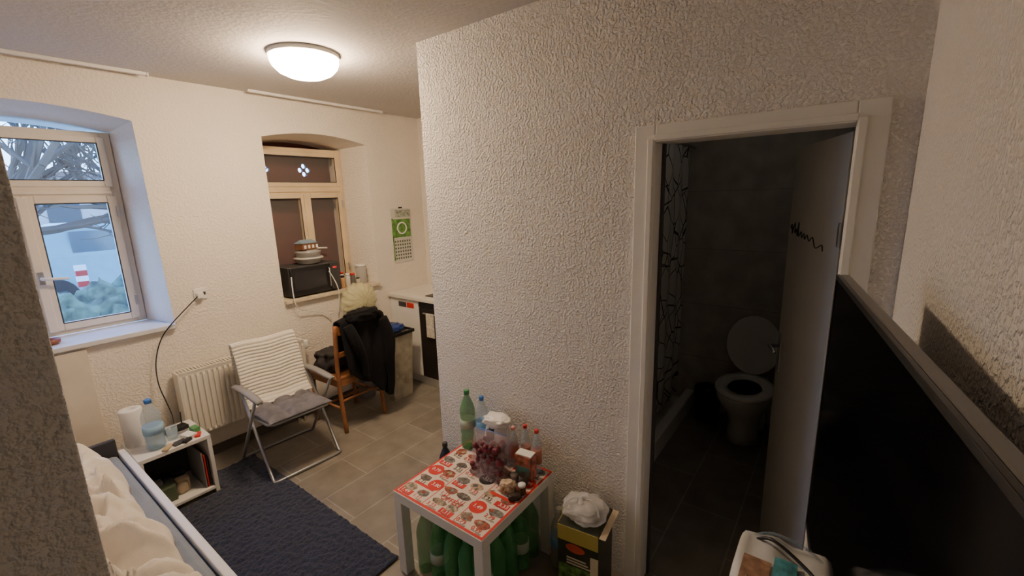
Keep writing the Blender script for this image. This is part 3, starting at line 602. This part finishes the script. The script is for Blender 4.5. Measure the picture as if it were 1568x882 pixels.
# ---------------------------------------------------------------- TV + cabinet
g=G('tv_cabinet'); box(g,'body',.20,1.24,-.150,.13,.06,.66,whiteM,.004); box(g,'top',.19,1.25,-.151,.14,.66,.68,whiteM,.004)
boxes(g,'feet',[(.22,.26,-.14,-.10,0,.06),(1.18,1.22,-.14,-.10,0,.06),(.22,.26,.08,.12,0,.06),(1.18,1.22,.08,.12,0,.06)],whiteM); boxes(g,'door_lines',[(.70,.74,.13,.133,.10,.62)],gray)
g=G('television',(.737,-.0605,0),math.atan2(.115,.925))
tvb=M('tv_bezel_gray',(.22,.215,.21),.45); scr=M('tv_screen',(.002,.002,.003),.12,var=.02,spec=.06)
box(g,'back_shell',-.466,.466,-.024,-.006,.97,1.61,tvb,.003); box(g,'screen',-.460,.460,-.006,-.001,.976,1.604,scr,.001)
boxes(g,'bezel',[(-.466,.466,-.006,.001,1.600,1.61),(-.466,.466,-.006,.001,.97,.982),(.459,.466,-.006,.001,.982,1.60),(-.466,-.459,-.006,.001,.982,1.60)],M('tv_bezel_black',(.02,.02,.02),.3),.001)
box(g,'stand_neck',-.36,-.26,-.022,-.008,.69,.98,black,.003); box(g,'stand_plate',-.40,-.20,-.024,.09,.68,.69,black,.003)
g=G('storage_carton',(.70,.025,.68)); box(g,'carton',-.09,.09,-.055,.065,0,.35,M('kraft_card',(.50,.42,.30),.8),.003); box(g,'tape',-.092,.092,-.01,.02,.349,.3515,M('tape_tan',(.5,.4,.2),.3),0)
boxes(g,'lid_flaps',[(-.0915,-.09,-.05,.06,.22,.35),(.09,.0915,-.05,.06,.22,.35)],M('kraft_card',(.50,.42,.30),.8))
g=G('tissue_pack',(.70,.0215,1.0325),.0)
tp=M('tissue_pack_plastic',(.78,.80,.80),.25,var=.05,vs=20)
bmx=bmesh.new(); bmesh.ops.create_cube(bmx,size=1); bmesh.ops.subdivide_edges(bmx,edges=bmx.edges[:],cuts=11,use_grid_fill=True)
PV=[]
for v in bmx.verts:
    p=v.co; nn=noise.noise(Vector((p.x*4,p.y*4,p.z*4)))
    k=1+.03*nn-.06*(abs(p.x)*2)**6*(abs(p.y)*2)**6-.05*(abs(p.z)*2)**8
    PV.append((p.x*.205*k,p.y*.140*k,max(0,(p.z+.5)*.165*(1+.05*nn*(p.z+.5)))))
PF=[tuple(v.index for v in f.verts) for f in bmx.faces]; bmx.free()
mk(g,'pack',PV,PF,tp,smooth=True)
box(g,'portrait_photo',-.07,.03,.015,.055,.1675,.1690,M('portrait_print',(.45,.27,.18),.5,var=.4,vs=60),0); box(g,'teal_print',-.08,.05,-.02,.012,.1675,.1688,M('teal_print',(.10,.38,.45),.5,var=.5,vs=50),0)
tube(g,'black_strap',[(.085,.045,.160),(.07,.02,.182),(.045,-.02,.180),(.01,-.05,.178),(-.05,-.06,.172)],.0028,black,smooth=6,seg=6)
tube(g,'plastic_crease',[(.09,.055,.158),(.096,.02,.175),(.09,-.03,.173),(.08,-.058,.160)],.0025,clearPET,smooth=5,seg=6)
# ---------------------------------------------------------------- exterior
snow=M('pale_ground',(.30,.34,.33),.9,var=.4,vs=1.5)
box(None,'garden_ground',-14,24,4.12,45,-.35,-.25,snow,0)
g=G('hedge'); hm=M('hedge_leaves',(.09,.13,.075),.9,var=.8,vs=9,bump=1,bs=20)
for i in range(7): blob(g,'bush_%d'%i,(-.5+i*.55,6.4+.12*math.sin(i*2),.30),(.42,.32,.62+.05*math.sin(i*1.7)),hm,.5,4,i,.8,sub=4)
g=G('parked_van',(2.75,13,-.25)); vm=M('van_teal',(.16,.34,.36),.35)
V=[(-1.9,-.8,.35),(1.9,-.8,.35),(1.9,.8,.35),(-1.9,.8,.35),(-1.85,-.75,1.0),(1.9,-.75,1.0),(1.9,.75,1.0),(-1.85,.75,1.0),(-1.0,-.65,1.55),(1.85,-.65,1.55),(1.85,.65,1.55),(-1.0,.65,1.55)]
mk(g,'body',V,[(0,3,2,1),(0,1,5,4),(1,2,6,5),(2,3,7,6),(3,0,4,7),(4,5,9,8),(5,6,10,9),(6,7,11,10),(7,4,8,11),(8,9,10,11)],vm,bev=.06)
boxes(g,'windows',[(-.9,-.1,-.74,-.70,1.05,1.42),(0,.85,-.74,-.70,1.05,1.42),(.95,1.75,-.74,-.70,1.05,1.42)],M('van_glass',(.08,.12,.14),.1))
for i,x in enumerate((-1.25,1.25)):
    V=[];
    for y in (-.82,-.6):
        for k in range(20): V.append((x+.33*math.cos(k*.3142),y,.33+.33*math.sin(k*.3142)))
    mk(g,'wheel_%d'%i,V,[tuple(range(20)),tuple(range(20,40))]+[(k,(k+1)%20,(k+1)%20+20,k+20) for k in range(20)],black)
g.scale=(1.15,1.15,1.15)
g=G('road_barrier',(1.22,8.4,-.25))
for i in range(4): box(g,'band_%d'%i,-.06,.06,-.03,.03,1.0+.075*i,1.075+.075*i,redCap if i%2==0 else whiteP,.003)
box(g,'post',-.03,.03,-.03,.03,0,1.0,gray,.003)
g=G('neighbour_house',(9,26,-.25)); box(g,'facade',-9,3,0,6,0,3.4,M('house_render',(.42,.36,.32),.9),0); box(g,'roof_edge',-9.4,3.4,-.4,6.4,3.4,3.6,M('house_roof',(.18,.10,.08),.8),0)
boxes(g,'house_windows',[(-8+i*2.2,-7+i*2.2,-.05,0,1.2,2.6) for i in range(5)],dgray)
g=G('bare_tree'); random.seed(21); TV=[];TF=[]
def branch(p,d,l,r,dep):
    pts=[p];q=Vector(p);dd=Vector(d)
    for i in range(4):
        dd=(dd+Vector((random.uniform(-.28,.28),random.uniform(-.28,.28),random.uniform(-.15,.2)))).normalized(); q=q+dd*l/4; pts.append(q.copy())
    v,f=tubedata(pts,[r*(1-.12*i) for i in range(5)],5); k=len(TV); TV.extend(v); TF.extend([tuple(i+k for i in t) for t in f])
    if dep>0:
        for i in range(3 if dep>1 else 4):
            s=random.choice(pts[1:]); a=(dd+Vector((random.uniform(-1,1),random.uniform(-1,1),random.uniform(-.35,.6)))).normalized(); branch(s,a,l*.68,r*.55,dep-1)
for (x,y) in ((.2,8.8),(2.4,9.2)):
    branch(Vector((x,y,-.25)),Vector((.05,0,1)),1.9,.10,0)
    top=Vector((x+.1,y,1.4))
    for i in range(7):
        a=random.uniform(0,6.28); branch(top,Vector((math.cos(a),math.sin(a)*.4,random.uniform(.1,.9))).normalized(),1.7,.075,4)
mk(g,'branches',TV,TF,M('bark',(.12,.08,.06),.9))
# ---------------------------------------------------------------- world, camera
w=bpy.data.worlds.new('sky'); SC.world=w; w.use_nodes=True; N=w.node_tree.nodes; L=w.node_tree.links
bg=N['Background']; tc=N.new('ShaderNodeTexCoord'); sp=N.new('ShaderNodeSeparateXYZ'); r=N.new('ShaderNodeValToRGB')
L.new(tc.outputs['Generated'],sp.inputs[0]); L.new(sp.outputs['Z'],r.inputs['Fac']); L.new(r.outputs['Color'],bg.inputs['Color'])
r.color_ramp.elements[0].color=(.34,.64,1,1); r.color_ramp.elements[1].color=(.11,.33,1,1); r.color_ramp.elements[1].position=.6
bg.inputs['Strength'].default_value=10.5
cam=bpy.data.cameras.new('camera'); cam.sensor_width=36; cam.sensor_fit='HORIZONTAL'; cam.lens=36*670/1568; cam.clip_start=.01
co=bpy.data.objects.new('camera',cam); COL.objects.link(co)
R=Matrix(((.5964,.1809,-.7820),(-.8020,.0988,-.5892),(-.0293,.9785,.2042)))
co.matrix_world=Matrix.Translation((0,0,1.8))@R.to_quaternion().to_matrix().to_4x4()
SC.camera=co
